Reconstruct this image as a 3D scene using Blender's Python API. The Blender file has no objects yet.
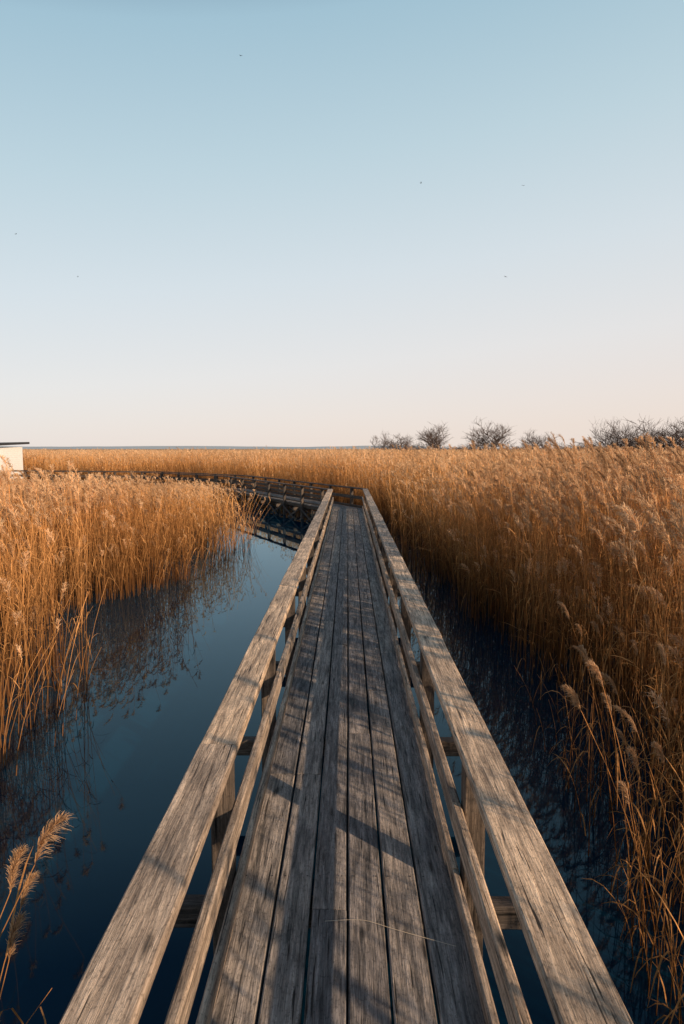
import bpy, math, random
import numpy as np
from mathutils import Vector, noise as mnoise
random.seed(7); np.random.seed(7)
scene=bpy.context.scene
EYE=2.7; DECK=0.6
# ------------------------------------------------------------------ helpers
def link(o,parent=None):
    scene.collection.objects.link(o)
    if parent: o.parent=parent
    return o
def empty(name,loc=(0,0,0)):
    e=bpy.data.objects.new(name,None); e.location=loc; e.empty_display_size=0.2
    return link(e)
class MB:
    def __init__(s): s.v=[];s.f=[];s.g=[];s.r=[];s.c=[]
    def mesh(s,name,mat,smooth=False):
        me=bpy.data.meshes.new(name); me.from_pydata(s.v,[],s.f)
        if s.g:
            a=me.attributes.new('gco','FLOAT_VECTOR','POINT'); a.data.foreach_set('vector',np.array(s.g,dtype=np.float32).ravel())
            a=me.attributes.new('prnd','FLOAT','POINT'); a.data.foreach_set('value',np.array(s.r,dtype=np.float32))
        if s.c:
            a=me.attributes.new('col','FLOAT_COLOR','POINT')
            c=np.ones((len(s.v),4),dtype=np.float32); c[:,:3]=np.array(s.c,dtype=np.float32); a.data.foreach_set('color',c.ravel())
        me.materials.append(mat)
        if smooth: me.polygons.foreach_set('use_smooth',[True]*len(me.polygons))
        me.update(); return me
def nodes_mat(name):
    m=bpy.data.materials.new(name); m.use_nodes=True; nt=m.node_tree; nt.nodes.clear()
    return m,nt,nt.nodes.new,nt.links.new
# ------------------------------------------------------------------ materials
def wood_mat(name,dark,light,tint=1.0):
    m,nt,N,L=nodes_mat(name)
    out=N('ShaderNodeOutputMaterial'); b=N('ShaderNodeBsdfPrincipled'); L(b.outputs[0],out.inputs[0])
    at=N('ShaderNodeAttribute'); at.attribute_name='gco'; pr=N('ShaderNodeAttribute'); pr.attribute_name='prnd'
    def mp(sx,sy,sz):
        k=N('ShaderNodeMapping'); k.inputs['Scale'].default_value=(sx,sy,sz); L(at.outputs['Vector'],k.inputs[0]); return k.outputs[0]
    def noi(v,sc,det,rough=.6,dist=0):
        n=N('ShaderNodeTexNoise'); n.inputs['Scale'].default_value=sc; n.inputs['Detail'].default_value=det
        n.inputs['Roughness'].default_value=rough; n.inputs['Distortion'].default_value=dist; L(v,n.inputs['Vector']); return n.outputs['Fac']
    def ramp(v,pts):
        r=N('ShaderNodeValToRGB'); e=r.color_ramp.elements
        e[0].position,e[0].color=pts[0][0],(*pts[0][1],1); e[1].position,e[1].color=pts[-1][0],(*pts[-1][1],1)
        for p,c in pts[1:-1]:
            x=e.new(p); x.color=(*c,1)
        L(v,r.inputs[0]); return r.outputs[0]
    def mul(a,c,f=1.0,bt='MULTIPLY'):
        x=N('ShaderNodeMix'); x.data_type='RGBA'; x.blend_type=bt; x.inputs[0].default_value=f
        L(a,x.inputs[6]); L(c,x.inputs[7]); return x.outputs[2]
    grain=noi(mp(2.2,34,34),1.0,9,.68,.8)
    fiber=noi(mp(10,190,190),1.0,5,.7)
    stain=noi(mp(2.2,6,6),1.0,7,.7)
    crack=noi(mp(2.6,80,80),1.0,3,.5,.5)
    spk=noi(mp(60,90,90),1.0,3,.6)
    mid=tuple((a+c)/2 for a,c in zip(dark,light))
    col=ramp(grain,[(.34,dark),(.5,mid),(.62,light)])
    g=lambda x:(x,x,x)
    col=mul(col,ramp(fiber,[(.32,g(.5)),(.68,g(1.3))]))
    col=mul(col,ramp(stain,[(.34,(.58,.59,.62)),(.6,(1.15,1.12,1.1))]))
    col=mul(col,ramp(spk,[(.34,g(.6)),(.46,g(1))]))
    crk=ramp(crack,[(.315,g(.08)),(.375,g(1))]); col=mul(col,crk)
    vo=N('ShaderNodeTexVoronoi'); vo.inputs['Scale'].default_value=1.0; L(mp(1.9,9,9),vo.inputs['Vector'])
    knot=ramp(vo.outputs['Distance'],[(.05,g(.25)),(.11,g(.75)),(.16,g(1))]); col=mul(col,knot)
    pv=ramp(pr.outputs['Fac'],[(0,(.62,.65,.70)),(.5,(.95,.93,.92)),(1,(1.25,1.18,1.08))]); col=mul(col,pv)
    L(col,b.inputs['Base Color'])
    rr=ramp(fiber,[(.3,g(.85)),(.7,g(.6))]); L(rr,b.inputs['Roughness']); b.inputs['Specular IOR Level'].default_value=.3
    h=mul(ramp(grain,[(.3,g(0)),(.7,g(1))]),crk); h=mul(h,ramp(fiber,[(.3,g(.5)),(.7,g(1))]))
    bp=N('ShaderNodeBump'); bp.inputs['Strength'].default_value=1; bp.inputs['Distance'].default_value=.006; L(h,bp.inputs['Height']); L(bp.outputs[0],b.inputs['Normal'])
    return m
M_deck=wood_mat('weathered_deck_wood',(.095,.09,.087),(.55,.495,.455))
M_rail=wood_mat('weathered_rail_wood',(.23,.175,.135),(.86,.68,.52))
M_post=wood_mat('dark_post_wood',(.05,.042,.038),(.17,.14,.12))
M_farrail=wood_mat('aged_rail_wood',(.04,.032,.028),(.19,.14,.11))  # far rails: shade from the reeds painted in as darker wood
def simple(name,col,rough=.8,metal=0,var=.25):
    m,nt,N,L=nodes_mat(name); out=N('ShaderNodeOutputMaterial'); b=N('ShaderNodeBsdfPrincipled'); L(b.outputs[0],out.inputs[0])
    n=N('ShaderNodeTexNoise'); n.inputs['Scale'].default_value=6; n.inputs['Detail'].default_value=6
    r=N('ShaderNodeValToRGB'); r.color_ramp.elements[0].color=(*[c*(1-var) for c in col],1); r.color_ramp.elements[1].color=(*[min(.9,c*(1+var)) for c in col],1)
    r.color_ramp.elements[0].position=.3; r.color_ramp.elements[1].position=.7
    tc=N('ShaderNodeTexCoord'); L(tc.outputs['Object'],n.inputs['Vector']); L(n.outputs['Fac'],r.inputs[0]); L(r.outputs[0],b.inputs['Base Color'])
    b.inputs['Roughness'].default_value=rough; b.inputs['Metallic'].default_value=metal
    return m
def reed_mat():
    m,nt,N,L=nodes_mat('dry_reed'); out=N('ShaderNodeOutputMaterial')
    at=N('ShaderNodeAttribute'); at.attribute_name='col'
    oi=N('ShaderNodeObjectInfo'); r=N('ShaderNodeValToRGB')
    e=r.color_ramp.elements; e[0].color=(.66,.57,.50,1); e[1].color=(1.24,1.20,1.14,1); L(oi.outputs['Random'],r.inputs[0])
    mx=N('ShaderNodeMix'); mx.data_type='RGBA'; mx.blend_type='MULTIPLY'; mx.inputs[0].default_value=1
    L(at.outputs['Color'],mx.inputs[6]); L(r.outputs[0],mx.inputs[7])
    d=N('ShaderNodeBsdfDiffuse'); t=N('ShaderNodeBsdfTranslucent'); L(mx.outputs[2],d.inputs[0]); L(mx.outputs[2],t.inputs[0])
    s=N('ShaderNodeMixShader'); s.inputs[0].default_value=.22; L(d.outputs[0],s.inputs[1]); L(t.outputs[0],s.inputs[2])
    L(s.outputs[0],out.inputs[0]); return m
M_reed=reed_mat()
# ------------------------------------------------------------------ path
PATH=[Vector(p) for p in [(0,-5),(0,24),(-5.9,36.0),(-12.3,42.3),(-22.7,44.8)]]
ndir=[(PATH[i+1]-PATH[i]).normalized() for i in range(len(PATH)-1)]
perp=lambda d:Vector((d.y,-d.x))
MIT=[]
for i in range(len(PATH)):
    if i==0: MIT.append(perp(ndir[0]))
    elif i==len(PATH)-1: MIT.append(perp(ndir[-1]))
    else:
        a,b=perp(ndir[i-1]),perp(ndir[i]); m=(a+b).normalized(); MIT.append(m/ m.dot(a))
def SP(k,s,a):
    Lk=(PATH[k+1]-PATH[k]).length
    if s<=1e-4: q=PATH[k]+MIT[k]*a
    elif s>=Lk-1e-4: q=PATH[k+1]+MIT[k+1]*a
    else: q=PATH[k]+ndir[k]*s+perp(ndir[k])*a
    return q
def board(mb,k,s0,s1,a0,a1,z0,z1,c=.005,wob=.002,sag=0.0):
    n=max(1,int((s1-s0)/.45)); ro=(random.uniform(0,50),random.uniform(0,50),random.uniform(0,50)); rn=random.random()
    tz=random.uniform(-.0015,.0015); sd=random.uniform(0,100)
    base=len(mb.v); w=a1-a0
    prof=[(a0,z0),(a1,z0),(a1,z1-c),(a1-c,z1),(a0+c,z1),(a0,z1-c)]
    for i in range(n+1):
        s=s0+(s1-s0)*i/n
        dx=mnoise.noise(Vector((s*.7,sd,0)))*wob*2; dz=mnoise.noise(Vector((s*.6,sd,9)))*wob*1.6
        for a,z in prof:
            q=SP(k,s,a+dx); tilt=(a-(a0+a1)/2)/w*tz*3
            mb.v.append((q.x,q.y,z+dz+tilt)); mb.g.append((s+ro[0],a-a0+ro[1],z-z0+ro[2])); mb.r.append(rn)
    for i in range(n):
        for j in range(6):
            A=base+i*6+j; B=base+i*6+(j+1)%6; mb.f.append((A,A+6,B+6,B))
    mb.f.append(tuple(base+j for j in range(6))); mb.f.append(tuple(base+n*6+j for j in reversed(range(6))))
def box(mb,c,u,v,w,hu,hv,hw,grain=0,ch=.006):
    ax=[u,v,w]; hs=[hu,hv,hw]; g=grain; o=[i for i in range(3) if i!=g]
    a,b=hs[o[0]],hs[o[1]]
    prof=[(-a+ch,-b),(a-ch,-b),(a,-b+ch),(a,b-ch),(a-ch,b),(-a+ch,b),(-a,b-ch),(-a,-b+ch)]
    ro=[random.uniform(0,50) for _ in range(3)]; rn=random.random(); base=len(mb.v)
    for e in (-1,1):
        for p,q in prof:
            P=c+ax[g]*(hs[g]*e)+ax[o[0]]*p+ax[o[1]]*q
            mb.v.append(tuple(P)); mb.g.append((hs[g]*e+ro[0],p+ro[1],q+ro[2])); mb.r.append(rn)
    for j in range(8):
        A=base+j;B=base+(j+1)%8; mb.f.append((A,B,B+8,A+8))
    mb.f.append(tuple(base+j for j in reversed(range(8)))); mb.f.append(tuple(base+8+j for j in range(8)))
bw=empty('boardwalk')
deck,rails,frails,posts,beams,screws=MB(),MB(),MB(),MB(),MB(),MB()
Z=Vector((0,0,1))
edges=[-.535,-.337,-.168,0,.168,.337,.535]
NS=len(PATH)-1
for k in range(NS):
    Lk=(PATH[k+1]-PATH[k]).length
    firsts=[2.9,6.0,4.4,1.7,5.5,3.6]
    fixed=[[9.25,13.6,17.9,22.3,26.4],[9.25,13.2,17.5,21.5,25.8],[7.95,12.2,15.9,20.1,24.5],[9.9,14,18.4,22.9],[10.8,15.2,19.4,23.8],[11.9,16.1,20.2,24.6]]
    for j in range(6):
        cuts=[0]
        if k==0: cuts+= [firsts[j]]+[c for c in fixed[j] if c>firsts[j]+1.5]
        else:
            s=random.uniform(1.5,4)
            while s<Lk-1: cuts.append(s); s+=random.uniform(3.6,4.4)
        cuts.append(Lk)
        for c0,c1 in zip(cuts[:-1],cuts[1:]):
            gl=random.uniform(.004,.0085)
            zz=random.uniform(-.003,.002)
            board(deck,k,c0+(0 if c0==0 else .003),c1-(0 if c1==Lk else .003),edges[j]+gl,edges[j+1]-gl,DECK-.045,DECK+zz,c=.006)
    for sgn in (-1,1):
        def both(a0,a1,z0,z1,step,off):
            s=0; nxt=off
            while s<Lk-.01:
                e=min(nxt,Lk)
                if Lk-e<.8: e=Lk
                lo,hi=(a0,a1) if sgn>0 else (-a1,-a0)
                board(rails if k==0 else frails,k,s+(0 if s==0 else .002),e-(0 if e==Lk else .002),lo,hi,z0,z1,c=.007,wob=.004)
                s=e; nxt=e+step
        both(.525,.705,DECK+.662,DECK+.705,3.8,4.3+ (1.9 if sgn>0 else 0)+.02)
        both(.500,.540,DECK+.315,DECK+.425,3.8,4.3+(0 if sgn>0 else 1.9)+.02)
        both(.500,.535,DECK+.020,DECK+.090,3.8,4.3+(0 if sgn>0 else 1.9)+.02)
    sp=1.9; s=(8.1-1.9*4+1e-3) if k==0 else .9
    d3=Vector((ndir[k].x,ndir[k].y,0)); p3=Vector((perp(ndir[k]).x,perp(ndir[k]).y,0))
    lst=[]
    while s<Lk-.3: lst.append(s); s+=sp
    for idx,s in enumerate(lst):
        for sgn in (-1,1):
            q=SP(k,s,sgn*.595); jit=random.uniform(-.003,.003)
            top=DECK+.658; bot=-1.3
            box(posts,Vector((q.x+jit,q.y,(top+bot)/2)),p3,d3,Z,.05,.05,(top-bot)/2,grain=2)
        q=SP(k,s+.098,0)
        box(beams,Vector((q.x,q.y,DECK-.045-.085-.062)),p3,d3,Z,.93,.045,.06,grain=0)
        for j in range(6):
            for dd in (.03,.138):
                sx=SP(k,s+.086,edges[j]+dd*(edges[j+1]-edges[j])/.168)
                b0=len(screws.v); rr=.0052
                screws.v.append((sx.x,sx.y,DECK+.0045))
                for t in range(7):
                    screws.v.append((sx.x+rr*math.cos(t*.8976),sx.y+rr*math.sin(t*.8976),DECK+.004))
                for t in range(7): screws.f.append((b0,b0+1+t,b0+1+(t+1)%7))
    for sgn in (-.42,0,.42):
        board(beams,k,0,Lk,sgn-.035,sgn+.035,DECK-.045-.125,DECK-.049,c=.004)
    if k>=1:
        for idx in range(len(lst)-1):
            for sgn in (-1,1):
                A=SP(k,lst[idx]+.05,sgn*.665);B=SP(k,lst[idx+1]-.05,sgn*.665)
                for za,zb,o in ((.42,-.2,0),(-.2,.42,.03)):
                    a=Vector((A.x,A.y,za))+p3*sgn*o; b_=Vector((B.x,B.y,zb))+p3*sgn*o; u=(b_-a); Ln=u.length; u.normalize(); w=p3; v=u.cross(w)
                    box(beams,(a+b_)/2,u,v,w,Ln/2,.035,.014,grain=0,ch=.003)
M_screw=simple('rusty_screw',(.05,.04,.035),.6,.5)
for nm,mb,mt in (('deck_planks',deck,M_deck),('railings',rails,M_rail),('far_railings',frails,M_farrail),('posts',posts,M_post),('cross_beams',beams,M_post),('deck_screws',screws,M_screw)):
    link(bpy.data.objects.new(nm,mb.mesh(nm,mt)),bw)
# ------------------------------------------------------------------ layout
LB=([-20,3,5,6,7,8,9,10.5,11.5,12.4,13.2,14.5,16.5,19,21,24],[-3.4,-3.3,-3.15,-3.05,-3.1,-3.5,-4.6,-5.0,-4.7,-4.1,-3.6,-3.25,-2.95,-3.0,-3.4,-4.0])
RB=([-20,1,4,6,8,12,18,24],[2.6,2.5,2.55,2.5,2.3,1.95,1.5,1.15])
def path_side(x,y):
    best=1e9; sd=0;kk=0
    p=Vector((x,y))
    for k in range(1,NS):
        a=PATH[k];b=PATH[k+1];d=b-a;t=max(0,min(1,(p-a).dot(d)/d.length_squared)); q=a+d*t; ds=(p-q).length
        if ds<best: best=ds; sd=1 if (p-a).dot(perp(ndir[k]))>0 else -1; kk=k
    return best,sd,kk
def edge_dist(x,y):
    w=.25*mnoise.noise(Vector((x*.6,y*.6,3)))
    if y<24:
        if x<0:
            w+=.5*mnoise.noise(Vector((x*.5,y*1.1,8)))
            return np.interp(y,*LB)-x+w
        return x-np.interp(y,*RB)+w+.45*mnoise.noise(Vector((x*.7,y*1.2,18)))
    best,sd,k=path_side(x,y)
    if sd>0: return best-1.15+w
    wl=float(np.interp(y,[24,31,37,42],[3.8,3.4,2.4,1.4]))
    return best-wl+w
def reed_h(x,y):
    e=edge_dist(x,y)
    n=mnoise.noise(Vector((x*.25,y*.25,0)))*.18+mnoise.noise(Vector((x*.9,y*.9,5)))*.30
    best,sd,k=path_side(x,y)
    left = (x<0 and y<24) or (y>=24 and sd<0 and x>-34 and y<46)
    if left:
        h=float(np.interp(y,[0,6,9,12,15,18,24,30,36,46],[2.4,2.30,2.10,1.92,1.76,1.60,1.26,.92,.62,.5]))
        n*=.6 if y<12 else .25
    else:
        h=float(np.interp(y,[0,8,14,30,60,120],[2.30,2.26,2.22,2.23,2.14,2.05]))
        if y>20: n*=.6
        if 24>y>5 and x>0: h-=.3*max(0,1-e/1.6)
    return h+n
# ------------------------------------------------------------------ reeds
def ribbon(mb,pts,ws,side,col,col2=None):
    b=len(mb.v); n=len(pts)
    for i,(p,w) in enumerate(zip(pts,ws)):
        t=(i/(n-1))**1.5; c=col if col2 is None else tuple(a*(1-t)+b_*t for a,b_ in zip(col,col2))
        mb.v.append(tuple(p-side*w*.5)); mb.v.append(tuple(p+side*w*.5)); mb.c+= [c,c]
    for i in range(n-1): mb.f.append((b+2*i,b+2*i+1,b+2*i+3,b+2*i+2))
def tube(mb,pts,rs,col,col2,n=3):
    b=len(mb.v); m=len(pts)
    for i,(p,r) in enumerate(zip(pts,rs)):
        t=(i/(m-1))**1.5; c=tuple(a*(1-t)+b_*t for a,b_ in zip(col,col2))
        for j in range(n):
            an=j*2*math.pi/n; mb.v.append((p.x+r*math.cos(an),p.y+r*math.sin(an),p.z)); mb.c.append(c)
    for i in range(m-1):
        for j in range(n):
            mb.f.append((b+i*n+j,b+i*n+(j+1)%n,b+(i+1)*n+(j+1)%n,b+(i+1)*n+j))
def rv():
    a=random.uniform(0,2*math.pi); return Vector((math.cos(a),math.sin(a),0))
WIND=Vector((-.75,.45,0)).normalized()
def stem(mb,x,y,H,lod=0,lean=None,plume=None,wmul=1.0,leaves=None,pl=1.0,fluffy=False):
    R=random.random
    ln=(rv()*random.uniform(.01,.17)+WIND*.04) if lean is None else lean
    nseg=5 if lod<2 else 3
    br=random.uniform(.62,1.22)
    c0=(.19*br,.09*br,.036*br); c1=(.88*br,.485*br,.20*br)  # lower stem darker straw, deepened with painted shade of the dense stand
    pos=lambda t:Vector((x,y,0))+ln*(t**1.7)*H*.9+Z*H*t*(1-.12*ln.length_squared)
    ts=[i/nseg for i in range(nseg+1)]
    r0=(.0036,.0055,.012)[lod]*wmul
    pts=[pos(t) for t in ts]
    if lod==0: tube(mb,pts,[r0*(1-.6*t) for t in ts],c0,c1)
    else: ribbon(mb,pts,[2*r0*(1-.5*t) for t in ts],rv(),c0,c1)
    nl=leaves if leaves is not None else (random.randint(1,5),random.randint(2,4),2)[lod]
    az=R()*6.28
    for i in range(nl):
        t=random.uniform(.2,.93); p=pos(t); az+=math.pi+random.uniform(-.7,.7)
        d=(Vector((math.cos(az),math.sin(az),0))+WIND*.4).normalized(); L_=random.uniform(.14,.38)*(1,1,1.2)[lod]
        up=random.uniform(.4,1.9); dr=random.uniform(.3,2.4)
        sd=Vector((-d.y,d.x,random.uniform(-.6,.6))).normalized(); ww=random.uniform(.006,.012)*(1,1.6,3.4)[lod]*wmul
        n=(4,3,2)[lod]; q=[];w=[]
        for j in range(n+1):
            u=j/n; q.append(p+d*L_*u*.7+Z*L_*(up*u*.7-dr*u*u*.75)); w.append(ww*(1-u)**.6*(.6+1.2*u) if j<n else .001)
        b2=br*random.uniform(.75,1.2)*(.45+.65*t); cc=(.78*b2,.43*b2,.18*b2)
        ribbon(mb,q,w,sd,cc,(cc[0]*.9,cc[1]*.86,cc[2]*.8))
    if plume is None: plume=R()<(.6,.6,.6)[lod]
    if plume:
        tip=pos(1); PL=random.uniform(.18,.33)*(1.0 if lod<2 else 1.2)*pl
        if fluffy: PL=random.uniform(.24,.30)*pl
        dd=(ln*.6+WIND*.5+rv()*.3) if not fluffy else ln*1.2+rv()*.2+(WIND*.4 if x>0 else Vector((0,0,0)))
        pc=random.uniform(.82,1.12)
        ax=lambda u: tip+Z*PL*(u-.30*u*u)+dd*PL*(.25*u+.55*u*u)
        ns=int((90,17,6)[lod]*pl); sprd=.5
        if fluffy: ns=330; sprd=.36
        for i in range(ns):
            u=random.uniform(0,1)**.9; p=ax(u); dr=(rv()*sprd+dd*.8+Z*random.uniform(.3,1.1)).normalized()
            env=.45+1.0*math.sin(math.pi*min(1,(u*.8+.12)))
            L_=random.uniform(.035,.078)*env*(1,1.3,1.6)[lod]*pl; ww=random.uniform(.0035,.007)*(1,2.4,6)[lod]*wmul
            if fluffy: ww=random.uniform(.0018,.0038)
            q=[p,p+dr*L_*.55,p+dr*L_-Z*L_*.3]; k=pc*random.uniform(.75,1.1)
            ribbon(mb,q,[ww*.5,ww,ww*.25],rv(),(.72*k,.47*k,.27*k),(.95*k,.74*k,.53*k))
        if lod<2: ribbon(mb,[ax(0),ax(.5),ax(1)],[.004*wmul,.003,.002],rv(),c1)
coll=bpy.data.collections.new('reed_sources')
NV=(8,6,5)
specs=[(0,.40,20),(1,.75,70),(2,1.75,200)]
for lod,rad,n in specs:
    for vnt in range(NV[lod]):
        mb=MB()
        for i in range(n):
            a=random.uniform(0,6.28); r=rad*math.sqrt(random.random())
            H=2.4*(random.uniform(.78,1.09) if random.random()<.76 else random.uniform(.35,.85))
            ln=None
            if random.random()<.07: ln=rv()*random.uniform(.2,.42)
            stem(mb,r*math.cos(a),r*math.sin(a),H,lod,lean=ln)
        nm='reed_%d_%02d'%(lod,vnt)
        coll.objects.link(bpy.data.objects.new(nm,mb.mesh(nm,M_reed)))
off=[0,NV[0],NV[0]+NV[1]]
pts=[];idx=[];rot=[];scl=[]
def addp(x,y,lod,s):
    pts.append((x,y,0)); idx.append(off[lod]+random.randrange(NV[lod]))
    rot.append((0,0,random.uniform(-1.1,1.1)))
    w=random.uniform(.9,1.15); scl.append((w,w,s))
def region(y0,y1,step,lod,xr,minE):
    y=y0
    while y<y1:
        xm=xr(y); x=-xm
        while x<xm:
            px=x+random.uniform(-.5,.5)*step; py=y+random.uniform(-.5,.5)*step
            e=edge_dist(px,py)
            if e>minE:
                s=reed_h(px,py)/2.4*random.uniform(.92,1.08)
                if not(-29.5<px<-22.3 and 42<py<50): addp(px,py,lod,s)
            x+=step
        y+=step
region(2.5,14,.38,0,lambda y:.52*max(y,0)+2.5,.08)
region(14,46,.9,1,lambda y:.58*y+4,.35)
region(46,135,2.4,2,lambda y:.6*y+8,1.2)
y=-12
while y<14:
    x=-12
    while x<18:
        px=x+random.uniform(-.4,.4);py=y+random.uniform(-.4,.4)
        inn=(py>2.5 and abs(px)<.52*py+2.5)
        e=edge_dist(px,py)
        if not inn and e>.4 and not (px<0 and py<-1):
            if px>0 and random.random()<(.6 if px<6 else .4): pass
            else: addp(px,py,1,reed_h(px,py)/2.4*(.93 if px>0 else 1))
        x+=.95
    y+=.95
print('reed instances',len(pts))
me=bpy.data.meshes.new('reed_bed'); me.from_pydata(pts,[],[])
a=me.attributes.new('idx','INT','POINT'); a.data.foreach_set('value',idx)
a=me.attributes.new('rot','FLOAT_VECTOR','POINT'); a.data.foreach_set('vector',np.array(rot,dtype=np.float32).ravel())
a=me.attributes.new('scl','FLOAT_VECTOR','POINT'); a.data.foreach_set('vector',np.array(scl,dtype=np.float32).ravel())
rb=link(bpy.data.objects.new('reed_bed',me))
ng=bpy.data.node_groups.new('reed_instancer','GeometryNodeTree')
ng.interface.new_socket('Geometry',in_out='INPUT',socket_type='NodeSocketGeometry'); ng.interface.new_socket('Geometry',in_out='OUTPUT',socket_type='NodeSocketGeometry')
gi=ng.nodes.new('NodeGroupInput'); go=ng.nodes.new('NodeGroupOutput'); iop=ng.nodes.new('GeometryNodeInstanceOnPoints'); ci=ng.nodes.new('GeometryNodeCollectionInfo')
ci.inputs['Collection'].default_value=coll; ci.inputs['Separate Children'].default_value=True; ci.inputs['Reset Children'].default_value=True
def na(n,t):
    x=ng.nodes.new('GeometryNodeInputNamedAttribute'); x.data_type=t; x.inputs['Name'].default_value=n; return [o for o in x.outputs if o.enabled and o.name=='Attribute'][0]
ng.links.new(gi.outputs[0],iop.inputs['Points']); ng.links.new(ci.outputs[0],iop.inputs['Instance']); iop.inputs['Pick Instance'].default_value=True
ng.links.new(na('idx','INT'),iop.inputs['Instance Index']); ng.links.new(na('rot','FLOAT_VECTOR'),iop.inputs['Rotation']); ng.links.new(na('scl','FLOAT_VECTOR'),iop.inputs['Scale'])
ng.links.new(iop.outputs[0],go.inputs[0])
md=rb.modifiers.new('instances','NODES'); md.node_group=ng
def plant(name,stems,fluffy=False):
    mb=MB()
    for s in stems: stem(mb,*s[:3],lod=0,lean=s[3],plume=s[4],wmul=s[5],leaves=s[6],pl=s[7] if len(s)>7 else 1.0,fluffy=fluffy)
    link(bpy.data.objects.new(name,mb.mesh(name,M_reed)))
plant('reed_plant',[(-1.47,2.15,1.30,Vector((.34,.05,0)),True,1.3,1,.95),(-1.36,2.25,.84,Vector((.16,.1,0)),True,1.1,1,.7),(-1.48,2.2,1.2,Vector((.3,.0,0)),True,1.2,2,.7),(-1.45,2.1,.9,Vector((-.1,.1,0)),False,1,2),(-1.40,2.3,1.0,Vector((.20,.1,0)),True,1.1,1,.6),(-1.42,2.2,.8,Vector((.5,.1,0)),False,1,1),(-1.36,2.1,.7,Vector((.1,.1,0)),False,1,2),(-1.30,2.2,.6,Vector((.1,.0,0)),True,1,2,.5),(-1.42,2.35,.95,Vector((.05,.0,0)),False,1,2)],True)
st=[]
for i in range(360):
    y=random.uniform(2.6,7.5); lo=1.2+.09*y; hi=max(lo+.3,.53*y+.3); x=lo+(hi-lo)*random.random()**.7
    st.append((x,y,random.uniform(.4,1.45)*(.6+.4*min(1,(x-lo))),rv()*random.uniform(.05,.45),False,1.0,random.randint(1,3)))
plant('marsh_grass',st)
st=[]
for i in range(26):
    y=random.uniform(2.9,6.0); lo=1.25+.08*y; hi=max(lo+.2,.5*y); x=random.uniform(lo,hi)
    st.append((x,y,random.uniform(.6,1.55),rv()*random.uniform(.08,.35),True,1.0,1,random.uniform(.4,.65)))
plant('plumed_reeds',st,True)
st=[]
for i in range(110):
    y=random.uniform(5,22); x=np.interp(y,*LB)+random.uniform(-.2,.4)
    st.append((x,y,random.uniform(.5,1.5),Vector((random.uniform(.05,.5),random.uniform(-.3,.3),0)),random.random()<.2,1.0,random.randint(1,3),.6))
plant('marsh_grass',st)
st=[]
for i in range(120):
    y=random.uniform(4.5,15); x=random.uniform(2.5,.5*y+1.4)
    st.append((x,y,random.uniform(2.1,2.6),rv()*random.uniform(.02,.2)+WIND*.06,True,1.2,2,random.uniform(1.0,1.35)))
plant('plumed_reeds',st,True)
st=[]
for i in range(330):
    y=random.uniform(-5,4.0); x=random.uniform(1.75,3.4)
    if x<.52*y+.75: x=.52*y+.75+random.uniform(0,1)
    clump=mnoise.noise(Vector((x*1.5,y*1.5,2)))
    if clump<-.12: continue
    st.append((x,y,random.uniform(1.6,2.75),rv()*random.uniform(.02,.2),random.random()<.6,1.4,4,1.2))
plant('reed_stand',st)  # extra reeds out of frame, put in to dapple rails and deck
mb=MB(); q=[]
for i in range(15):
    t=i/14; q.append(Vector((-.10+.55*t+.02*math.sin(t*9),2.86-.12*t+.03*math.sin(t*5),DECK+.006+.012*math.sin(t*math.pi))))
tube(mb,q,[.0016]*15,(.75,.66,.52),(.8,.7,.55)); link(bpy.data.objects.new('dry_grass_stem',mb.mesh('dry_grass_stem',M_reed)))
# ------------------------------------------------------------------ ground, water, far field
def axis(lo,hi,step,far):
    a=list(np.arange(lo,hi+1e-6,step)); s=step; v=hi; r=[]
    while v<far: s*=1.35; v+=s; r.append(v)
    s=step; v=lo; l=[]
    while v>-far: s*=1.35; v-=s; l.append(v)
    return np.array(l[::-1]+a+r)
def grid(name,xs,ys,fz,mat):
    nx,ny=len(xs),len(ys); v=[(x,y,fz(x,y)) for y in ys for x in xs]
    f=[(j*nx+i,j*nx+i+1,(j+1)*nx+i+1,(j+1)*nx+i) for j in range(ny-1) for i in range(nx-1)]
    me=bpy.data.meshes.new(name); me.from_pydata(v,[],f); me.materials.append(mat); me.polygons.foreach_set('use_smooth',[True]*len(f)); me.update()
    return link(bpy.data.objects.new(name,me))
def gz(x,y):
    if abs(x)>60 or y>70 or y<-20: return .05
    e=edge_dist(x,y); return float(np.interp(e,[-.6,.5,1.6],[-.9,-.12,.05]))+.04*mnoise.noise(Vector((x,y,0)))
M_mud=simple('reed_litter_mud',(.06,.042,.028),.95)
grid('ground',axis(-24,24,.5,9000),axis(-16,56,.5,9000),gz,M_mud)
m,nt,N,L=nodes_mat('marsh_water'); out=N('ShaderNodeOutputMaterial')
df=N('ShaderNodeBsdfDiffuse'); df.inputs[0].default_value=(.001,.019,.042,1)
gl=N('ShaderNodeBsdfGlossy'); gl.inputs[0].default_value=(.58,.82,.95,1); gl.inputs['Roughness'].default_value=.01
fr=N('ShaderNodeFresnel'); fr.inputs['IOR'].default_value=1.30
ms=N('ShaderNodeMixShader'); L(fr.outputs[0],ms.inputs[0]); L(df.outputs[0],ms.inputs[1]); L(gl.outputs[0],ms.inputs[2]); L(ms.outputs[0],out.inputs[0])
tc=N('ShaderNodeTexCoord'); n=N('ShaderNodeTexNoise'); n.inputs['Scale'].default_value=1.6; n.inputs['Detail'].default_value=2; L(tc.outputs['Object'],n.inputs['Vector'])
bp=N('ShaderNodeBump'); bp.inputs['Strength'].default_value=.03; bp.inputs['Distance'].default_value=.03; L(n.outputs['Fac'],bp.inputs['Height'])
L(bp.outputs[0],gl.inputs['Normal']); L(bp.outputs[0],fr.inputs['Normal'])
M_water=m
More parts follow.
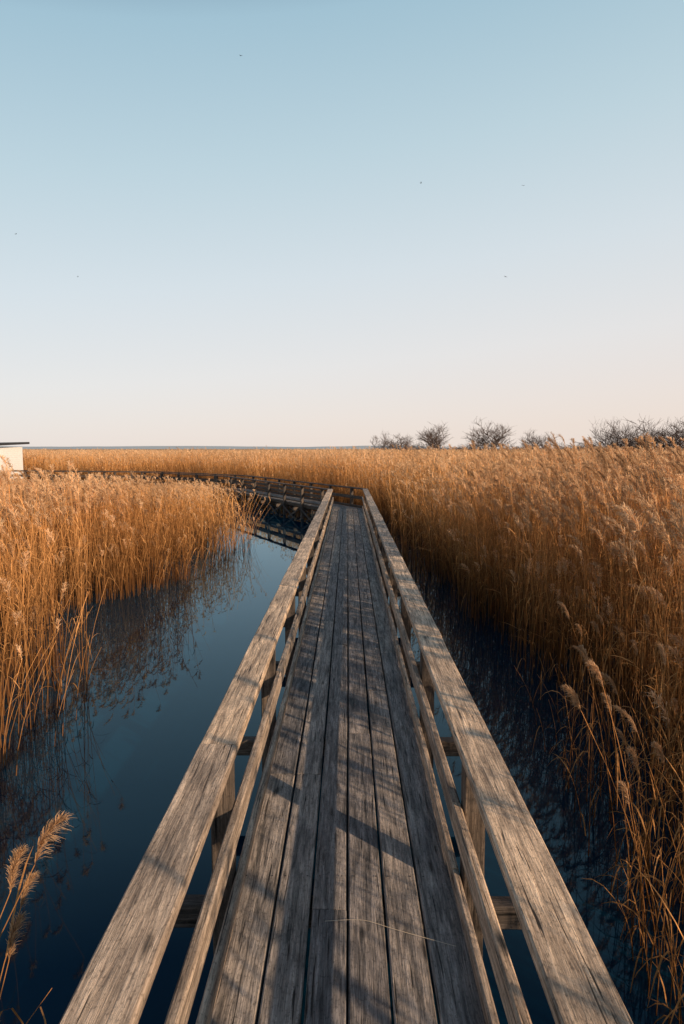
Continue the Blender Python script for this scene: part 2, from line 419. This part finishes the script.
grid('water',np.array([-80,0,80.]),np.array([-40,20,90.]),lambda x,y:0.0,M_water)
m,nt,N,L=nodes_mat('distant_reeds'); out=N('ShaderNodeOutputMaterial'); b=N('ShaderNodeBsdfDiffuse'); L(b.outputs[0],out.inputs[0])
tc=N('ShaderNodeTexCoord'); mp=N('ShaderNodeMapping'); mp.inputs['Scale'].default_value=(.02,.008,.05); n=N('ShaderNodeTexNoise'); n.inputs['Scale'].default_value=1; n.inputs['Detail'].default_value=9; n.inputs['Roughness'].default_value=.7
r=N('ShaderNodeValToRGB'); r.color_ramp.elements[0].position=.38; r.color_ramp.elements[0].color=(.16,.10,.055,1); r.color_ramp.elements[1].position=.62; r.color_ramp.elements[1].color=(.66,.41,.22,1)
L(tc.outputs['Object'],mp.inputs[0]); L(mp.outputs[0],n.inputs['Vector']); L(n.outputs['Fac'],r.inputs[0]); L(r.outputs[0],b.inputs[0]); M_far=m
xs=axis(-90,90,3,7000); ys=np.concatenate([np.arange(118,220,2.5),220*1.06**np.arange(0,58)])
grid('distant_reed_field',xs,ys,lambda x,y:1.75+.22*mnoise.noise(Vector((x*.3,y*.3,0)))+.15*mnoise.noise(Vector((x*.05,y*.03,4))),M_far)
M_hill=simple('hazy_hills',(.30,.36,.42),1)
xs=np.linspace(-5200,5200,160); v=[];f=[]
for i,x in enumerate(xs):
    h=25+9*mnoise.noise(Vector((x*.0011,0,0)))+5*mnoise.noise(Vector((x*.004,1,0)))+ (-10 if x>600 else 0)
    v+=[(x,5400,0),(x,5500,max(3,h)),(x,5900,max(3,h)*.9)]
for i in range(len(xs)-1):
    for j in range(2): f.append((3*i+j,3*i+3+j,3*i+4+j,3*i+1+j))
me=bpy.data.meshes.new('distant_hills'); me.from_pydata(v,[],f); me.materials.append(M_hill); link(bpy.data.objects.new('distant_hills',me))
# ------------------------------------------------------------------ bare trees / shrubs
M_bark=simple('bare_twigs',(.10,.065,.05),.9)
def shrub(D,px,top,wpx,seed,kids=(3,4),name='bare_shrub'):
    random.seed(seed); X=(px-348)/683*D; H=EYE+(449-top)/683*D; W=wpx/683*D
    V=[];F=[]
    def br(p,d,L_,r,lv,tmin):
        n=3; q=[p]; dd=d.copy()
        for i in range(n):
            dd=(dd+Vector((random.uniform(-1,1),random.uniform(-1,1),random.uniform(-.5,.8)))*.2).normalized(); q.append(q[-1]+dd*L_/n)
        b=len(V)
        u=dd.cross(Vector((.3,.5,.1))).normalized(); w=dd.cross(u)
        for i,c in enumerate(q):
            rr=r*(1-.5*i/n)
            for j in range(3):
                an=j*2.094; V.append(tuple(c+u*rr*math.cos(an)+w*rr*math.sin(an)))
        for i in range(n):
            for j in range(3): F.append((b+i*3+j,b+i*3+(j+1)%3,b+(i+1)*3+(j+1)%3,b+(i+1)*3+j))
        if lv>0:
            kk=random.randint(*kids)+(3 if lv==4 else 0)
            for i in range(kk):
                t=random.uniform(tmin,1); k=min(n-1,int(t*n)); c=q[k].lerp(q[k+1],t*n-k)
                a=random.uniform(0,6.28); side=Vector((math.cos(a),math.sin(a),random.uniform(-.3,.5)))
                nd=(dd*.75+side*.75).normalized()
                br(c,nd,L_*(random.uniform(.45,.62) if lv==4 else random.uniform(.58,.82)),max(.009,r*.52),lv-1,.3)
    for i in range(random.randint(2,3)):
        a=random.uniform(0,6.28); d=Vector((math.cos(a)*.2,math.sin(a)*.2,1)).normalized()
        br(Vector((random.uniform(-.2,.2),random.uniform(-.2,.2),0)),d,2.2,.065,4,.45)
    A=np.array(V); A[:,2]*=H/np.percentile(A[:,2],98); hw=np.percentile(np.abs(A[:,0]),96); A[:,:2]*=(W/2)/hw
    me=bpy.data.meshes.new(name); me.from_pydata([tuple(a) for a in A],[],F); me.materials.append(M_bark); me.update()
    o=bpy.data.objects.new(name,me); o.location=(X,D,0); link(o)
for i,(D,px,top,w) in enumerate([(90,381,434,24),(92,399,436,26),(84,437,427,34),(95,418,444,34),(78,489,425,40),(62,541,434,38),(88,518,446,44),(60,612,422,38),(58,638,426,42),(52,664,421,50),(48,700,418,56),(80,580,445,56),(95,462,445,38),(58,650,435,90),(62,605,439,76),(68,566,445,60),(56,625,433,60),(52,684,429,60)]):
    shrub(D,px,top,w,200+i)
random.seed(33)
# ------------------------------------------------------------------ hut
hut=empty('wooden_hut')
M_white=simple('white_painted_boards',(.82,.80,.78),.7,0,.06); M_roof=simple('dark_roof_felt',(.03,.03,.035),.8); M_glass=simple('dark_window',(.02,.025,.03),.1)
X_=Vector((1,0,0));Y_=Vector((0,1,0))
w=MB(); x0,x1,y0,y1=-29,-22.9,43.0,48.0
for i in range(16):
    z0=.55+i*.143
    for (c,u,hu,v) in ((Vector(((x0+x1)/2,y0,0)),X_,(x1-x0)/2,Y_),(Vector(((x0+x1)/2,y1,0)),X_,(x1-x0)/2,Y_),(Vector((x0,(y0+y1)/2,0)),Y_,(y1-y0)/2-.03,X_),(Vector((x1,(y0+y1)/2,0)),Y_,(y1-y0)/2-.03,X_)):
        c=c.copy(); c.z=z0+.07; box(w,c,u,v,Z,hu,.022,.0705,grain=0,ch=.003)
link(bpy.data.objects.new('walls',w.mesh('walls',M_white)),hut)
w=MB(); box(w,Vector(((x0+x1)/2,(y0+y1)/2,2.98)),Vector((1,0,.017)).normalized(),Vector((0,1,.03)).normalized(),Vector((-.017,-.03,1)).normalized(),(x1-x0)/2+.35,(y1-y0)/2+.4,.075)
link(bpy.data.objects.new('roof',w.mesh('roof',M_roof)),hut)
w=MB()
for xx in (x0+.1,(x0+x1)/2,x1-.1):
    for yy in (y0+.1,y1-.1): box(w,Vector((xx,yy,-.3)),X_,Y_,Z,.08,.08,.83,grain=2)
link(bpy.data.objects.new('stilts',w.mesh('stilts',M_post)),hut)
w=MB()
for xx in (-27.6,-25.2): box(w,Vector((xx,y0-.03,2.05)),X_,Y_,Z,.6,.02,.16)
link(bpy.data.objects.new('windows',w.mesh('windows',M_glass)),hut)
w=MB(); box(w,Vector((x1+.03,44.9,1.6)),X_,Y_,Z,.02,.42,.95)
link(bpy.data.objects.new('door',w.mesh('door',M_white)),hut)
# ------------------------------------------------------------------ birds
M_bird=simple('dark_feathers',(.03,.028,.03),.8)
for px,py,D in ((240,55,70),(412,183,80),(510,186,85),(495,277,75),(19,233,90),(78,276,95)):
    el=math.atan((512-py)/683)-math.radians(5.27); X=(px-342)/683*D; zz=EYE+D*math.tan(el)
    v=[(0,-.16,0),(.03,0,.03),(-.03,0,.03),(0,.0,-.035),(0,.17,.0),(.05,.24,0),(-.05,.24,0),(.15,-.06,.06),(.16,.05,.055),(.36,.04,.02),(-.15,-.06,.06),(-.16,.05,.055),(-.36,.04,.02),(.02,-.04,.02),(.02,.07,.02),(-.02,-.04,.02),(-.02,.07,.02)]
    f=[(0,1,2),(0,3,1),(0,2,3),(1,4,2),(1,3,4),(2,4,3),(4,5,6),(13,7,8,14),(7,9,8),(15,16,11,10),(10,11,12)]
    v=[tuple(c*.7 for c in p) for p in v]
    me=bpy.data.meshes.new('flying_bird'); me.from_pydata(v,[],f); me.materials.append(M_bird); o=bpy.data.objects.new('flying_bird',me); o.location=(X,D,zz); o.rotation_euler=(0,.2,random.uniform(0,6)); link(o)
# ------------------------------------------------------------------ light
LD=Vector((-.72,.69,0)).normalized(); EL=math.radians(21)
dirn=Vector((LD.x*math.cos(EL),LD.y*math.cos(EL),-math.sin(EL)))
sl=bpy.data.lights.new('sun','SUN'); sl.energy=5.0; sl.angle=math.radians(.53); sl.color=(1,.73,.48)
so=link(bpy.data.objects.new('sun',sl)); so.rotation_euler=dirn.to_track_quat('-Z','Y').to_euler()
az=math.atan2(-LD.x,-LD.y)
wd=bpy.data.worlds.new('World'); scene.world=wd; wd.use_nodes=True; nt=wd.node_tree
bg=nt.nodes['Background']; sk=nt.nodes.new('ShaderNodeTexSky'); sk.sky_type='NISHITA'; sk.sun_disc=False; sk.sun_elevation=EL; sk.sun_rotation=az
sk.air_density=1.0; sk.dust_density=1.0; sk.ozone_density=1.5
S=.1
tc=nt.nodes.new('ShaderNodeTexCoord'); sx=nt.nodes.new('ShaderNodeSeparateXYZ'); nt.links.new(tc.outputs['Generated'],sx.inputs[0])
ma=nt.nodes.new('ShaderNodeMath'); ma.operation='MULTIPLY_ADD'; ma.inputs[1].default_value=-.10; nt.links.new(sx.outputs['X'],ma.inputs[0]); nt.links.new(sx.outputs['Z'],ma.inputs[2])
mlo=nt.nodes.new('ShaderNodeMath'); mlo.operation='MAXIMUM'; mlo.inputs[1].default_value=0; nt.links.new(ma.outputs[0],mlo.inputs[0])
rp=nt.nodes.new('ShaderNodeValToRGB'); nt.links.new(mlo.outputs[0],rp.inputs[0])
stops=[(0,(.89,.77,.70)),(.04,(.88,.79,.74)),(.12,(.84,.82,.81)),(.24,(.72,.79,.83)),(.38,(.55,.70,.77)),(.52,(.39,.58,.69)),(.63,(.09,.18,.29)),(1,(.028,.075,.15))]
e=rp.color_ramp.elements
e[0].position=0;e[0].color=(*stops[0][1],1);e[1].position=1;e[1].color=(*stops[-1][1],1)
for p,c in stops[1:-1]:
    x=e.new(p); x.color=(*c,1)
vm=nt.nodes.new('ShaderNodeVectorMath'); vm.operation='SCALE'; vm.inputs['Scale'].default_value=1/S; nt.links.new(rp.outputs[0],vm.inputs[0])
mx=nt.nodes.new('ShaderNodeMix'); mx.data_type='RGBA'; mx.inputs[0].default_value=.9; nt.links.new(sk.outputs[0],mx.inputs[6]); nt.links.new(vm.outputs[0],mx.inputs[7])
nt.links.new(mx.outputs[2],bg.inputs[0]); bg.inputs[1].default_value=S
# ------------------------------------------------------------------ camera
cd=bpy.data.cameras.new('camera'); cd.sensor_fit='VERTICAL'; cd.sensor_height=36; cd.lens=24; cd.clip_end=20000; cd.clip_start=.05
co=link(bpy.data.objects.new('camera',cd)); co.location=(0,0,EYE); co.rotation_euler=(math.radians(90-5.27),0,math.radians(.5)); scene.camera=co
scene.view_settings.view_transform='Standard'; scene.view_settings.look='None'; scene.view_settings.exposure=0
